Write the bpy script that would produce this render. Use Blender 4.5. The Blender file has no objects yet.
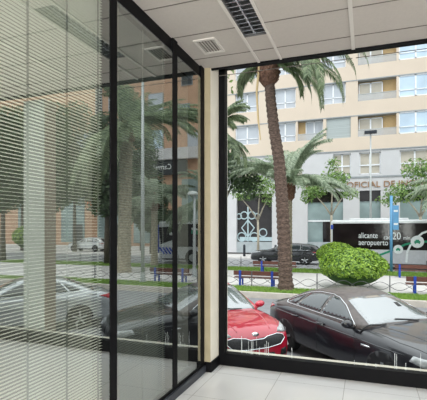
import bpy, bmesh, math, random
from mathutils import Vector, Matrix
from mathutils.bvhtree import BVHTree
random.seed(7)
S = bpy.context.scene
COL = S.collection
PI = math.pi

# ------------------------------------------------------------------ camera
cam = bpy.data.cameras.new('camera'); cam_o = bpy.data.objects.new('camera', cam); COL.objects.link(cam_o)
cam_o.location = (0, 0, 1.76); cam_o.rotation_euler = (PI/2, 0, math.radians(20))
cam.lens = 36*420/427; cam.sensor_width = 36; cam.shift_y = 29/427; cam.clip_end = 400; cam.clip_start = .05
S.camera = cam_o
# ------------------------------------------------------------------ exposure
S.view_settings.view_transform = 'Standard'; S.view_settings.look = 'None'
S.view_settings.gamma = 1; S.view_settings.use_curve_mapping = False
S.view_settings.exposure = 0.0
# ------------------------------------------------------------------ sky: bright overcast, lighter overhead
W = bpy.data.worlds.new('sky'); S.world = W; W.use_nodes = True
nt = W.node_tree; nt.nodes.clear()
tc = nt.nodes.new('ShaderNodeTexCoord'); sx = nt.nodes.new('ShaderNodeSeparateXYZ')
rmp = nt.nodes.new('ShaderNodeValToRGB'); bg = nt.nodes.new('ShaderNodeBackground'); wo = nt.nodes.new('ShaderNodeOutputWorld')
rmp.color_ramp.elements[0].position = 0.0; rmp.color_ramp.elements[0].color = (.42, .45, .48, 1)
rmp.color_ramp.elements[1].position = .75; rmp.color_ramp.elements[1].color = (.93, .97, 1, 1)
nt.links.new(tc.outputs['Generated'], sx.inputs[0]); nt.links.new(sx.outputs['Z'], rmp.inputs[0])
nt.links.new(rmp.outputs[0], bg.inputs[0]); nt.links.new(bg.outputs[0], wo.inputs[0])
bg.inputs[1].default_value = 2.25
# ------------------------------------------------------------------ veiled sun
sun = bpy.data.lights.new('sun', 'SUN'); sun.energy = 1.0; sun.angle = math.radians(25); sun.color = (1, .97, .92)
sun_o = bpy.data.objects.new('sun', sun); COL.objects.link(sun_o)
sun_o.rotation_euler = (math.radians(38), 0, math.radians(25))
# ------------------------------------------------------------------ area lights; the wide one behind the camera is an added fill
def area(name, loc, rot, sxy, e, col=(1, .97, .93)):
    l = bpy.data.lights.new(name, 'AREA'); l.shape = 'RECTANGLE'; l.size, l.size_y = sxy; l.energy = e; l.color = col
    o = bpy.data.objects.new(name, l); COL.objects.link(o); o.location = loc; o.rotation_euler = rot
    return o
area('office_lamp_light', (-3.6, 1.6, 3.6), (0, 0, 0), (1.2, 3.0), 230, (1, .97, .9))
area('rear_fill_light', (2.3, -4.7, 1.7), (PI/2, 0, 0), (7.2, 2.8), 830)

# ================================================================== helpers
def tag(o, label=None, cat=None, group=None, kind=None):
    if label: o['label'] = label
    if cat: o['category'] = cat
    if group: o['group'] = group
    if kind: o['kind'] = kind
    return o
def empty(name, loc=(0, 0, 0), rz=0, label=None, cat=None, group=None, kind=None):
    o = bpy.data.objects.new(name, None); COL.objects.link(o); o.location = loc; o.rotation_euler = (0, 0, rz)
    o.empty_display_size = .2
    return tag(o, label, cat, group, kind)
def copy_tree(o, parent=None):
    c = o.copy(); COL.objects.link(c); c.parent = parent
    for ch in list(o.children): copy_tree(ch, c)
    return c
def build(name, verts, faces, m, parent=None, smooth=False, fm=None):
    me = bpy.data.meshes.new(name); me.from_pydata([tuple(v) for v in verts], [], faces); me.update()
    ms = m if isinstance(m, (list, tuple)) else [m]
    for x in ms: me.materials.append(x)
    if fm: me.polygons.foreach_set('material_index', fm)
    if smooth: me.polygons.foreach_set('use_smooth', [True]*len(me.polygons))
    o = bpy.data.objects.new(name, me); COL.objects.link(o); o.parent = parent
    return o
class MB:
    def __init__(s): s.v = []; s.f = []
    def add(s, vs, fs):
        b = len(s.v); s.v += [tuple(v) for v in vs]; s.f += [tuple(b+i for i in f) for f in fs]; return s
    def box(s, x0, x1, y0, y1, z0, z1):
        x0, x1 = min(x0, x1), max(x0, x1); y0, y1 = min(y0, y1), max(y0, y1); z0, z1 = min(z0, z1), max(z0, z1)
        return s.add([(x0,y0,z0),(x1,y0,z0),(x1,y1,z0),(x0,y1,z0),(x0,y0,z1),(x1,y0,z1),(x1,y1,z1),(x0,y1,z1)],
            [(3,2,1,0),(4,5,6,7),(0,1,5,4),(1,2,6,5),(2,3,7,6),(3,0,4,7)])
    def tube(s, pts, r, n=8, cap=True):
        pts = [Vector(p) for p in pts]; rs = r if isinstance(r, (list, tuple)) else [r]*len(pts)
        rings = []; ref = None
        for i, p in enumerate(pts):
            d = (pts[min(i+1, len(pts)-1)]-pts[max(i-1, 0)])
            if d.length < 1e-9: d = Vector((0, 0, 1))
            d.normalize()
            if ref is None:
                ref = Vector((1, 0, 0)) if abs(d.x) < .8 else Vector((0, 1, 0))
            u = (ref-d*ref.dot(d)); u.normalize(); w = d.cross(u); ref = u
            rings.append([p+(u*math.cos(2*PI*k/n)+w*math.sin(2*PI*k/n))*rs[i] for k in range(n)])
        vs = [v for rg in rings for v in rg]; fs = []
        for i in range(len(rings)-1):
            for k in range(n):
                fs.append((i*n+k, i*n+(k+1) % n, (i+1)*n+(k+1) % n, (i+1)*n+k))
        if cap: fs.append(tuple(range(n-1, -1, -1))); fs.append(tuple((len(rings)-1)*n+k for k in range(n)))
        return s.add(vs, fs)
    def lathe(s, prof, c=(0, 0, 0), n=24, axis='z'):
        vs = []; fs = []
        for (r, h) in prof:
            for k in range(n):
                a = 2*PI*k/n; p = (r*math.cos(a), r*math.sin(a), h)
                if axis == 'y': p = (p[0], p[2], p[1])
                vs.append((c[0]+p[0], c[1]+p[1], c[2]+p[2]))
        for i in range(len(prof)-1):
            for k in range(n): fs.append((i*n+k, i*n+(k+1) % n, (i+1)*n+(k+1) % n, (i+1)*n+k))
        fs.append(tuple(range(n-1, -1, -1))); fs.append(tuple((len(prof)-1)*n+k for k in range(n)))
        return s.add(vs, fs)
    def build(s, name, m, parent=None, smooth=False): return build(name, s.v, s.f, m, parent, smooth)
def bevel(o, w=.01, seg=2):
    md = o.modifiers.new('bevel', 'BEVEL'); md.width = w; md.segments = seg; md.limit_method = 'ANGLE'; return o
def boxo(name, b, m, parent=None, bw=0):
    o = MB().box(*b).build(name, m, parent)
    return bevel(o, bw) if bw else o

# ------------------------------------------------------------------ materials
def P(name, col, rough=.6, metal=0, var=.06, scale=6, coat=0, spec=.5, bump=0, aniso=None):
    m = bpy.data.materials.new(name); m.use_nodes = True; t = m.node_tree; b = t.nodes['Principled BSDF']
    b.inputs['Roughness'].default_value = rough; b.inputs['Metallic'].default_value = metal
    b.inputs['Specular IOR Level'].default_value = spec
    if coat: b.inputs['Coat Weight'].default_value = coat; b.inputs['Coat Roughness'].default_value = .03
    co = t.nodes.new('ShaderNodeTexCoord'); nz = t.nodes.new('ShaderNodeTexNoise'); nz.inputs['Scale'].default_value = scale
    nz.inputs['Detail'].default_value = 4
    if aniso:
        mp = t.nodes.new('ShaderNodeMapping'); mp.inputs['Scale'].default_value = aniso
        t.links.new(co.outputs['Object'], mp.inputs[0]); t.links.new(mp.outputs[0], nz.inputs['Vector'])
    else: t.links.new(co.outputs['Object'], nz.inputs['Vector'])
    r = t.nodes.new('ShaderNodeValToRGB'); e = r.color_ramp.elements
    e[0].position = .3; e[1].position = .7
    e[0].color = tuple(max(0, c*(1-var)) for c in col)+(1,); e[1].color = tuple(min(1, c*(1+var)) for c in col)+(1,)
    t.links.new(nz.outputs['Fac'], r.inputs[0]); t.links.new(r.outputs[0], b.inputs['Base Color'])
    if bump:
        bp = t.nodes.new('ShaderNodeBump'); bp.inputs['Strength'].default_value = bump; bp.inputs['Distance'].default_value = .03
        t.links.new(nz.outputs['Fac'], bp.inputs['Height']); t.links.new(bp.outputs[0], b.inputs['Normal'])
    return m
def sheet_glass(name, ior, tint=(1, 1, 1), gl=(1, 1, 1)):
    """clear pane: see-through with a Fresnel reflection on its outer face"""
    m = bpy.data.materials.new(name); m.use_nodes = True; t = m.node_tree; t.nodes.remove(t.nodes['Principled BSDF'])
    out = t.nodes['Material Output']; tr = t.nodes.new('ShaderNodeBsdfTransparent'); g = t.nodes.new('ShaderNodeBsdfGlossy')
    tr.inputs[0].default_value = (*tint, 1); g.inputs[0].default_value = (*gl, 1); g.inputs['Roughness'].default_value = 0
    fr = t.nodes.new('ShaderNodeFresnel'); fr.inputs[0].default_value = ior
    ge = t.nodes.new('ShaderNodeNewGeometry'); mu = t.nodes.new('ShaderNodeMath'); mu.operation = 'MULTIPLY'
    inv = t.nodes.new('ShaderNodeMath'); inv.operation = 'SUBTRACT'; inv.inputs[0].default_value = 1
    t.links.new(ge.outputs['Backfacing'], inv.inputs[1]); t.links.new(inv.outputs[0], mu.inputs[1]); t.links.new(fr.outputs[0], mu.inputs[0])
    mx = t.nodes.new('ShaderNodeMixShader'); t.links.new(mu.outputs[0], mx.inputs[0])
    t.links.new(tr.outputs[0], mx.inputs[1]); t.links.new(g.outputs[0], mx.inputs[2]); t.links.new(mx.outputs[0], out.inputs[0])
    return m
def leaf_mat(name, dark, light, scale=1.5, transl=.3):
    m = bpy.data.materials.new(name); m.use_nodes = True; t = m.node_tree; t.nodes.remove(t.nodes['Principled BSDF'])
    out = t.nodes['Material Output']; d = t.nodes.new('ShaderNodeBsdfDiffuse'); tl = t.nodes.new('ShaderNodeBsdfTranslucent')
    mx = t.nodes.new('ShaderNodeMixShader'); mx.inputs[0].default_value = transl
    gl = t.nodes.new('ShaderNodeBsdfGlossy'); gl.inputs['Roughness'].default_value = .4; gl.inputs[0].default_value = (1, 1, 1, 1)
    m2 = t.nodes.new('ShaderNodeMixShader'); m2.inputs[0].default_value = .05
    ge = t.nodes.new('ShaderNodeNewGeometry'); r = t.nodes.new('ShaderNodeValToRGB')
    r.color_ramp.elements[0].color = (*dark, 1); r.color_ramp.elements[1].color = (*light, 1)
    t.links.new(ge.outputs['Random Per Island'], r.inputs[0])
    for n in (d, tl): t.links.new(r.outputs[0], n.inputs[0])
    t.links.new(d.outputs[0], mx.inputs[1]); t.links.new(tl.outputs[0], mx.inputs[2])
    t.links.new(mx.outputs[0], m2.inputs[1]); t.links.new(gl.outputs[0], m2.inputs[2]); t.links.new(m2.outputs[0], out.inputs[0])
    return m
M = dict(
    ceil=P('ceiling_board', (.47, .435, .40), .9, var=.03, scale=40), rail=P('white_ceiling_rail', (.62, .59, .55), .5, var=.02),
    seam=P('ceiling_joint', (.14, .125, .11), .9), plaster=P('cream_plaster', (.74, .70, .61), .7, var=.03),
    tan=P('olive_tan_edge', (.36, .31, .2), .6), white=P('white_paint', (.8, .8, .78), .6, var=.02),
    black=P('black_aluminium', (.004, .004, .005), .55, spec=.1, var=.1), charcoal=P('charcoal_rail', (.03, .035, .045), .4, var=.1, spec=.3),
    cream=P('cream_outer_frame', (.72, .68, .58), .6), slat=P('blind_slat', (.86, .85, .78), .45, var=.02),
    dimslat=P('dimmed_blind_slat', (.2, .22, .21), .5), cord=P('ladder_cord', (.22, .22, .2), .8), steel=P('mirror_louvre', (.75, .76, .78), .18, metal=1), housing=P('lamp_housing', (.1, .1, .1), .5),  # second slat: same slats darkened, their dimness put into the colour
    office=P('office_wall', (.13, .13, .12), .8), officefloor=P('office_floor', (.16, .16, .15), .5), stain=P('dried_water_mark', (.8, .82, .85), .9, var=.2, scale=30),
    asphalt=P('asphalt', (.24, .24, .25), .85, var=.12, scale=3, bump=.1), road=P('road', (.33, .33, .34), .85, var=.08, scale=1.2),
    paving=P('pale_paving', (.66, .63, .61), .8, var=.06, scale=2), kerb=P('kerb_stone', (.55, .5, .44), .8, var=.1),
    soil=P('lawn_soil', (.16, .24, .06), .95, var=.3, scale=8), grass=leaf_mat('grass_blades', (.13, .27, .035), (.38, .56, .1)),
    beige=P('beige_brick_cladding', (.70, .585, .48), .85, var=.03, scale=.5), recess=P('ochre_recess', (.62, .44, .23), .9), lead=P('grey_ledge', (.32, .34, .36), .6),
    stone=P('pale_stone_cladding', (.62, .61, .625), .7, var=.04, scale=.8), plinth=P('grey_plinth', (.42, .46, .48), .6, var=.1, scale=2),
    frame=P('white_window_frame', (.86, .87, .9), .4), pane=P('curtain_and_sky_pane', (.5, .53, .58), .06, var=.12, scale=.6, spec=.8),  # pane colour mixes curtains with a painted bluish sky reflection
    skypane=P('sky_reflection_pane', (.55, .68, .82), .05, var=.15, scale=.5, spec=.8), shutter=P('grey_roller_shutter', (.42, .46, .46), .6, var=.25, scale=1, aniso=(.1, .1, 18)),  # pale blue base stands in for sky reflected in the glass
    curtain=P('beige_curtained_pane', (.55, .5, .42), .1, var=.15, scale=.8), railing=P('frosted_balcony_glass', (.6, .6, .6), .2, var=.05),
    shopglass=P('dark_shop_pane', (.022, .018, .018), .05, var=.7, scale=.9), shopteal=P('teal_shop_pane', (.28, .36, .36), .06, var=.25, scale=.5),
    decal=P('pale_window_decal', (.5, .62, .66), .6), bronze=P('bronze_letter', (.36, .2, .1), .4, metal=.3),
    orange=P('orange_brick', (.56, .35, .235), .85, var=.06, scale=1), sign=P('black_shop_sign', (.03, .035, .04), .4), signwhite=P('white_letter', (.85, .87, .88), .5),
    awning=P('orange_awning', (.85, .16, .02), .7), door=P('dark_doorway', (.04, .045, .05), .3),
    bark=P('palm_bark', (.125, .083, .064), .95, var=.65, scale=9, bump=1, aniso=(1, 1, 2.6)), boots=P('palm_frond_stumps', (.17, .09, .06), .95, var=.5, scale=12, bump=.8),
    phoenix=P('diamond_palm_bark', (.33, .28, .2), .95, var=.5, scale=9, bump=1), stalk=P('dry_stalk', (.62, .46, .24), .8),
    treebark=P('pale_tree_bark', (.42, .37, .29), .9, var=.25, scale=8), darkbark=P('dark_tree_bark', (.1, .08, .06), .95, var=.3),
    palmleaf=leaf_mat('palm_leaflets', (.05, .09, .03), (.30, .37, .2)), palepalm=leaf_mat('pale_palm_leaflets', (.12, .18, .10), (.44, .51, .36)),
    leaf=leaf_mat('bright_tree_leaves', (.05, .14, .02), (.34, .5, .14)), darkleaf=leaf_mat('dark_tree_leaves', (.025, .055, .02), (.12, .19, .08)),
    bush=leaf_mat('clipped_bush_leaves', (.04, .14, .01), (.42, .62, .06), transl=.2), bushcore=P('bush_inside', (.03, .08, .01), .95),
    bluepost=P('blue_painted_steel', (.012, .06, .42), .4), skyblue=P('light_blue_steel', (.13, .36, .62), .4), plank=P('brown_bench_plank', (.13, .045, .03), .5, var=.3, aniso=(1, 12, 12)),
    wire=P('dark_wire', (.1, .1, .11), .5), galv=P('galvanised_steel', (.5, .52, .52), .45, metal=.3), lampwhite=P('lamp_globe', (.8, .82, .8), .3),
    red=P('red_car_paint', (.56, .004, .035), .3, coat=1, var=.04), navy=P('black_blue_car_paint', (.014, .014, .02), .28, coat=1, var=.2, spec=.6),
    silver=P('silver_car_paint', (.62, .64, .66), .3, metal=.5, coat=1), darkcar=P('black_car_paint', (.015, .016, .02), .25, coat=1), whitecar=P('white_car_paint', (.78, .79, .8), .3, coat=1),
    dust=P('dusty_black_roof', (.11, .09, .085), .5, coat=.4, var=.25, scale=14),
    tyre=P('tyre_rubber', (.02, .02, .02), .85), rim=P('alloy_rim', (.55, .56, .58), .3, metal=.9), chrome=P('chrome', (.8, .81, .83), .12, metal=1),
    plastic=P('black_plastic', (.02, .02, .022), .45), lamp=P('clear_lamp_lens', (.5, .52, .53), .1, coat=1, var=.25, scale=14), redlamp=P('red_lamp_lens', (.5, .01, .02), .15, coat=1),
    mesh=P('honeycomb_grille', (.03, .03, .033), .4, var=.9, scale=60), amber=P('amber_lens', (.7, .3, .1), .2),
    busblack=P('black_bus_glazing', (.016, .012, .012), .08, var=.4, scale=1, spec=.25), buswhite=P('white_bus_paint', (.72, .73, .74), .3, coat=.6), busgreen=P('green_bus_stripe', (.0, .27, .14), .4),
    buslilac=P('pale_bus_skirt', (.6, .6, .63), .4), busblue=P('blue_bus_edge', (.03, .08, .5), .4), rearwall=P('painted_wall', (.74, .73, .7), .8, var=.02),
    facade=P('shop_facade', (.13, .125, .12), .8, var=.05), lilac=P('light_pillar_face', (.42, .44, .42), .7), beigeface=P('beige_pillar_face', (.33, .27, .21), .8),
)
def glossy_car_glass(name, col, ior):
    m = bpy.data.materials.new(name); m.use_nodes = True; t = m.node_tree; b = t.nodes['Principled BSDF']
    b.inputs['Roughness'].default_value = .25
    co = t.nodes.new('ShaderNodeTexCoord'); nz = t.nodes.new('ShaderNodeTexNoise'); nz.inputs['Scale'].default_value = 3
    rr = t.nodes.new('ShaderNodeValToRGB'); rr.color_ramp.elements[0].color = tuple(c*.8 for c in col)+(1,); rr.color_ramp.elements[1].color = (*col, 1)
    t.links.new(co.outputs['Object'], nz.inputs['Vector']); t.links.new(nz.outputs[0], rr.inputs[0]); t.links.new(rr.outputs[0], b.inputs['Base Color'])
    g = t.nodes.new('ShaderNodeBsdfGlossy'); g.inputs['Roughness'].default_value = .02; g.inputs[0].default_value = (1, 1, 1, 1)
    f = t.nodes.new('ShaderNodeFresnel'); f.inputs[0].default_value = ior; x = t.nodes.new('ShaderNodeMixShader')
    t.links.new(f.outputs[0], x.inputs[0]); t.links.new(b.outputs[0], x.inputs[1]); t.links.new(g.outputs[0], x.inputs[2])
    t.links.new(x.outputs[0], t.nodes['Material Output'].inputs[0]); return m
M['carglass'] = glossy_car_glass('tinted_car_glass', (.03, .04, .045), 1.7)
M['shieldglass'] = glossy_car_glass('windscreen_glass', (.16, .18, .19), 3.2)
for k, q in (('red', 1.75), ('navy', 1.45)): M[k].node_tree.nodes['Principled BSDF'].inputs['Coat IOR'].default_value = q
M['office_glass'] = sheet_glass('partition_glass', 4.9, (.88, .92, .90), (.93, .97, .95))
M['window_glass'] = sheet_glass('shop_window_glass', 1.0, (.97, .985, .98))
# polished floor tiles with thin joints
def floor_mat():
    m = bpy.data.materials.new('polished_floor_tile'); m.use_nodes = True; t = m.node_tree; b = t.nodes['Principled BSDF']
    co = t.nodes.new('ShaderNodeTexCoord'); mp = t.nodes.new('ShaderNodeMapping'); br = t.nodes.new('ShaderNodeTexBrick')
    mp.inputs['Location'].default_value = (.98, -.35, 0)
    br.offset = 0; br.inputs['Scale'].default_value = 1; br.inputs['Brick Width'].default_value = .75; br.inputs['Row Height'].default_value = .75
    br.inputs['Mortar Size'].default_value = .0035; br.inputs['Mortar Smooth'].default_value = .1
    br.inputs['Color1'].default_value = (.76, .76, .76, 1); br.inputs['Color2'].default_value = (.78, .78, .78, 1); br.inputs['Mortar'].default_value = (.45, .44, .43, 1)
    t.links.new(co.outputs['Object'], mp.inputs[0]); t.links.new(mp.outputs[0], br.inputs['Vector']); t.links.new(br.outputs[0], b.inputs['Base Color'])
    b.inputs['Roughness'].default_value = .16; b.inputs['Specular IOR Level'].default_value = .5
    return m
M['floor'] = floor_mat()
def see_through(m, k):
    t = m.node_tree; b = t.nodes['Principled BSDF']; tr = t.nodes.new('ShaderNodeBsdfTransparent'); x = t.nodes.new('ShaderNodeMixShader'); x.inputs[0].default_value = k
    t.links.new(b.outputs[0], x.inputs[1]); t.links.new(tr.outputs[0], x.inputs[2]); t.links.new(x.outputs[0], t.nodes['Material Output'].inputs[0])
see_through(M['railing'], .5)

# ================================================================== THE ROOM
K = .98; ZC = 1.76+2.02*K; XG = -1.882; YW = 5.20; GN = -1.09; GF = -.875
def struct(o): o['kind'] = 'structure'; return o
struct(boxo('floor', (-1.92, 7, -5, 5.14, -.12, 0), M['floor']))
# ceiling built round the recessed lamp, tiles .6 deep, rails along Y
LX0, LX1, LY0, LY1 = -1.205*K, -.965*K, 3.06*K, 4.28*K; YE = 4.975*K
cb = MB()
for a, b_, c_, d_ in ((-2.1, LX0, -5, YE), (LX1, 7, -5, YE), (LX0, LX1, -5, LY0), (LX0, LX1, LY1, YE)): cb.box(a, b_, c_, d_, ZC, ZC+.1)
ceiling = struct(cb.build('ceiling', M['ceil']))
jb = MB()
for k in range(-7, 3):
    y = (4.03+.6*k)*K
    for x0, x1 in ((-1.92, -1.232*K), (-1.206*K, -.966*K), (-.938*K, -.155*K), (-.118*K, 7)):
        if x0 == -1.206*K and LY0-.02 < y < LY1+.02: continue
        jb.box(x0, x1, y-.006, y+.006, ZC-.004, ZC+.001)
jb.build('ceiling_joint', M['seam'], ceiling)
rb = MB()
for x in (-1.219, -.952, -.137, .68, 1.50, 2.32, 3.14, 3.96, 4.78, 5.6):
    w = .013 if x < -.5 else .018
    x *= K; rb.box(x-w, x+w, -5, YE-.005, ZC-.012, ZC+.001)
rb.build('ceiling_rail', M['rail'], ceiling)
# window wall: parts of black frame, cream outer frame and one pane each
win = struct(empty('window_1', (0, 0, 0)))
f = MB(); WX0, WX1 = -1.80, 2.6
f.box(WX0, WX1, 5.14, 5.25, 0, .158); f.box(WX0, WX0+.082, 5.14, 5.25, .158, 3.95)
f.box(WX1, WX1+.1, 5.14, 5.25, 0, 3.95); f.box(WX0, WX1, 5.14, 5.25, 3.925, 4.0); f.box(-2.1, 7, YE-.02, YE+.012, ZC-.018, ZC+.1); f.box(-2.1, 7, YE+.012, 5.25, ZC+.1, 3.95)
f.build('window_frame', M['black'], win)
f = MB(); f.box(WX0-.02, WX0+.05, 5.25, 5.36, .2, 3.84); f.box(WX1-.05, WX1, 5.25, 5.36, .2, 3.84); f.box(WX0, WX1, 5.25, 5.36, 3.885, 3.96); f.box(WX0, WX1, 5.25, 5.36, .08, .15)
f.build('outer_frame', M['cream'], win)
boxo('pane', (WX0+.08, WX1+.01, 5.205, 5.22, .15, 3.93), M['window_glass'], win)
st = MB()
for i in range(26):
    x = random.choice((random.uniform(-1.55, -1.15), random.uniform(-.25, .75), random.uniform(-1.3, .8)))
    h = random.uniform(.06, .26); w = random.uniform(.001, .0028); st.box(x-w, x+w, 5.221, 5.2225, .10, .125+h)
for i in range(40):
    x = -1.6+i*.065; w = random.uniform(.02, .035); st.box(x-w, x+w, 5.221, 5.2225, .10, .122+random.uniform(0, .025))
tag(st.build('water_mark', M['stain'], win), kind='stuff')
# pier at the corner between partition and window
pier = MB().box(-2.1, -1.80, 4.84, 5.14, 0, ZC+.1).build('wall_corner', M['plaster']); struct(pier)
boxo('edge_strip', (-1.875, -1.801, 4.828, 4.842, .12, ZC), M['tan'], pier)
struct(boxo('baseboard_corner', (-1.875, -1.785, 4.825, 5.14, 0, .125), M['black']))
# walls off to the right and behind, invented rear window framing the fill light
struct(boxo('wall_front', (2.7, 7, 5.05, 5.35, 0, ZC), M['rearwall'])); struct(boxo('wall_right', (7, 7.2, -5, 5.35, -1.2, ZC+.3), M['rearwall']))
rw = MB()
for b_ in ((-2.2, -1.4, -5.2, -5, 0, ZC), (6.0, 7, -5.2, -5, 0, ZC), (-1.4, 6, -5.2, -5, 0, .25), (-1.4, 6, -5.2, -5, 3.2, ZC)): rw.box(*b_)
struct(rw.build('wall_rear', M['rearwall']))
w2 = struct(empty('added_window')); f = MB()
for x in (-1.4, .4, 2.3, 4.1, 5.94): f.box(x, x+.06, -5.15, -5.05, .25, 3.2)
f.box(-1.4, 6, -5.15, -5.05, .25, .32); f.box(-1.4, 6, -5.15, -5.05, 3.13, 3.2); f.build('window_frame', M['black'], w2)
boxo('pane', (-1.4, 6, -5.11, -5.10, .25, 3.2), M['window_glass'], w2)
# the shop's own outside: footing under the floor and the storeys over it
sh = MB().box(-4, 7, 5.15, 5.34, -1.2, 0); sh.box(-7, -1.82, 5.15, 5.34, -1.2, 4.2); sh.box(2.7, 12, 5.36, 5.5, -1.2, 4.2); sh.box(-9, 14, 5.1, 5.4, 3.95, 4.5)
struct(sh.build('wall_outside', M['facade']))
struct(boxo('roof', (-9, 14, -5.2, 5.1, 4.0, 4.3), M['facade']))
# office behind the partition
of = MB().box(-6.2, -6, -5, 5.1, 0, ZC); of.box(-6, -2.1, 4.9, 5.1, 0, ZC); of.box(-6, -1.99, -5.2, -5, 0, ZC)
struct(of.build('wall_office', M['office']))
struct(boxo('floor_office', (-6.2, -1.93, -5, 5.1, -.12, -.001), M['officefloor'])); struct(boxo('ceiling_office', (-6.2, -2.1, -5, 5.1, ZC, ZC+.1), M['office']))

# ------------------------------------------------------------------ glass partition on the left
part = struct(empty('wall_left', (0, 0, 0)))
boxo('top_rail', (-2.06, -1.90, -4.8, 4.83, ZC-.13, ZC), M['black'], part)
boxo('top_rail_lip', (-2.0, -1.895, -4.8, 4.83, ZC-.16, ZC-.13), M['charcoal'], part)
boxo('bottom_rail', (-2.06, -1.85, -4.8, 4.82, 0, .085), M['charcoal'], part, .004)
boxo('bottom_rail_lip', (-2.0, -1.872, -4.8, 4.82, .085, .11), M['black'], part)
posts = ((-4.8, -4.7), (-1.2, -1.1), (.80, .86), (2.805, 2.90), (3.935, 4.045), (4.72, 4.83))
for y0, y1 in posts: boxo('post', (-2.05, -1.876, y0, y1, .02, ZC), M['black'], part, .003)
for i in range(len(posts)-1):
    boxo('pane', (XG-.008, XG, posts[i][1]-.005, posts[i+1][0]+.005, .1, ZC-.15), M['office_glass'], part)
def blind(y0, y1, label, tilt, mat, pitch=.022):
    t = empty('venetian_blind', (-1.94, (y0+y1)/2, .12), 0, label, 'blind', 'blinds behind the glass partition')
    s = MB(); z0 = .03; n = int(3.45/pitch); w = .0125; h = (y1-y0)/2; c, q = math.cos(tilt)*w, math.sin(tilt)*w
    for k in range(n):
        z = z0+k*pitch
        s.add([(-c, -h, z-q), (c, -h, z+q), (c, h, z+q), (-c, h, z-q), (0, -h, z+.0015), (0, h, z+.0015)], [(0, 4, 5, 3), (4, 1, 2, 5)])
    s.build('slats', M[mat], t)
    boxo('headrail', (-.014, .014, -h, h, 3.50, 3.53), M[mat], t); boxo('bottom_rail', (-.012, .012, -h, h, 0, .018), M[mat], t)
    m = max(2, round((y1-y0)/.42))
    for k in range(m+1):
        y = -h+.06+k*(2*h-.12)/m
        o = boxo('ladder_cord', (.0125, .0150, y-.008, y+.008, .01, 3.5), M['cord'], t)
blind(.88, 2.772, 'pale venetian blind with clear slats behind the widest glass panel at the left', .04, 'slat')
blind(2.93, 3.86, 'faint venetian blind behind the middle glass panel, with the grey lamp post mirrored over it', .04, 'dimslat')

# ------------------------------------------------------------------ ceiling lamp and air vent
t = empty('ceiling_light', (-1.085*K, 3.67*K, ZC), 0, 'long recessed ceiling lamp with mirrored louvre blades', 'light')
h = MB(); hx, hy = .1175, .597
for b_ in ((-hx, -hx+.006, -hy, hy, 0, .12), (hx-.006, hx, -hy, hy, 0, .12), (-hx, hx, -hy, -hy+.006, 0, .12), (-hx, hx, hy-.006, hy, 0, .12), (-hx, hx, -hy, hy, .12, .126)): h.box(*b_)
h.build('housing', M['housing'], t)
for k in range(15):
    y = -hy+.035+k*.079; l = MB()
    l.add([(-hx+.006, y-.004, .004), (hx-.006, y-.004, .004), (hx-.006, y+.012, .05), (-hx+.006, y+.012, .05), (-hx+.006, y+.004, .004), (hx-.006, y+.004, .004), (hx-.006, y+.018, .05), (-hx+.006, y+.018, .05)],
          [(0, 1, 2, 3), (5, 4, 7, 6), (4, 5, 1, 0), (3, 2, 6, 7)])
    l.build('louvre_blade', M['steel'], t)
MB().tube([(-.03, -.58, .085), (-.03, .58, .085)], .008, 10).build('tube', M['lampwhite'], t); 
l = MB(); l.box(-.004, .004, -hy, hy, .006, .05); l.build('centre_blade', M['steel'], t)
t = empty('air_vent', (-1.625*K, 4.335*K, ZC), 0, 'small square white air vent with slats set in the ceiling', 'vent')
f = MB()
for b_ in ((-.12, .12, -.18, -.145, -.012, 0), (-.12, .12, .145, .18, -.012, 0), (-.12, -.092, -.145, .145, -.012, 0), (.092, .12, -.145, .145, -.012, 0)): f.box(*b_)
f.build('vent_frame', M['rail'], t); boxo('duct', (-.092, .092, -.145, .145, -.0035, -.001), M['seam'], t)
s = MB()
for k in range(6):
    x = -.078+k*.0315; s.add([(x-.009, -.145, -.010), (x+.005, -.145, -.004), (x+.005, .145, -.004), (x-.009, .145, -.010)], [(0, 1, 2, 3), (3, 2, 1, 0)])
s.build('louvre_slats', M['rail'], t)

# ================================================================== THE STREET
struct(boxo('ground', (-60, 90, 5.34, 16.9, -1.5, GN), M['asphalt']))
struct(boxo('trim_kerb', (-60, 90, 16.9, 17.15, -1.5, GF+.01), M['kerb']))
struct(boxo('path', (-60, 90, 18.6, 25.6, -1.5, GF), M['paving']))
struct(boxo('lawn_bed', (-60, 90, 17.15, 18.6, -1.5, GF-.01), M['soil'])); struct(boxo('lawn_bed_far', (-60, 90, 25.6, 28.2, -1.5, GF-.01), M['soil']))
struct(boxo('road', (-60, 90, 28.2, 37.0, -1.5, GF-.08), M['road'])); struct(boxo('pavement', (-60, 90, 37.0, 70, -1.5, GF+.04), M['paving']))
def grass(name, x0, x1, y0, y1, n, h, label):
    v = []; f = []
    for i in range(n):
        x, y = random.uniform(x0, x1), random.uniform(y0, y1); a = random.uniform(0, 2*PI); w = .012+.012*random.random(); hh = h*random.uniform(.5, 1.2)
        dx, dy = math.cos(a)*w, math.sin(a)*w; lx, ly = random.uniform(-.05, .05), random.uniform(-.05, .05); b = len(v)
        v += [(x-dx, y-dy, GF-.02), (x+dx, y+dy, GF-.02), (x+lx, y+ly, GF+hh)]; f.append((b, b+1, b+2))
    tag(build(name, v, f, M['grass']), label, 'grass', kind='stuff')
grass('grass', -9, 14, 17.16, 18.58, 30000, .09, 'near strip of mown grass along the kerb behind the parked cars')
grass('grass', -14, 24, 25.7, 28.1, 26000, .10, 'far strip of grass between the pale footpath and the road')
# exterior pillar just outside the window, seen mirrored in the partition
pl = boxo('column', (1.13, 1.56, 5.45, 5.71, -1.2, 3.86), M['lilac']); struct(pl)
boxo('column_side', (1.124, 1.131, 5.45, 5.71, -1.2, 3.86), M['beigeface'], pl)

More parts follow.
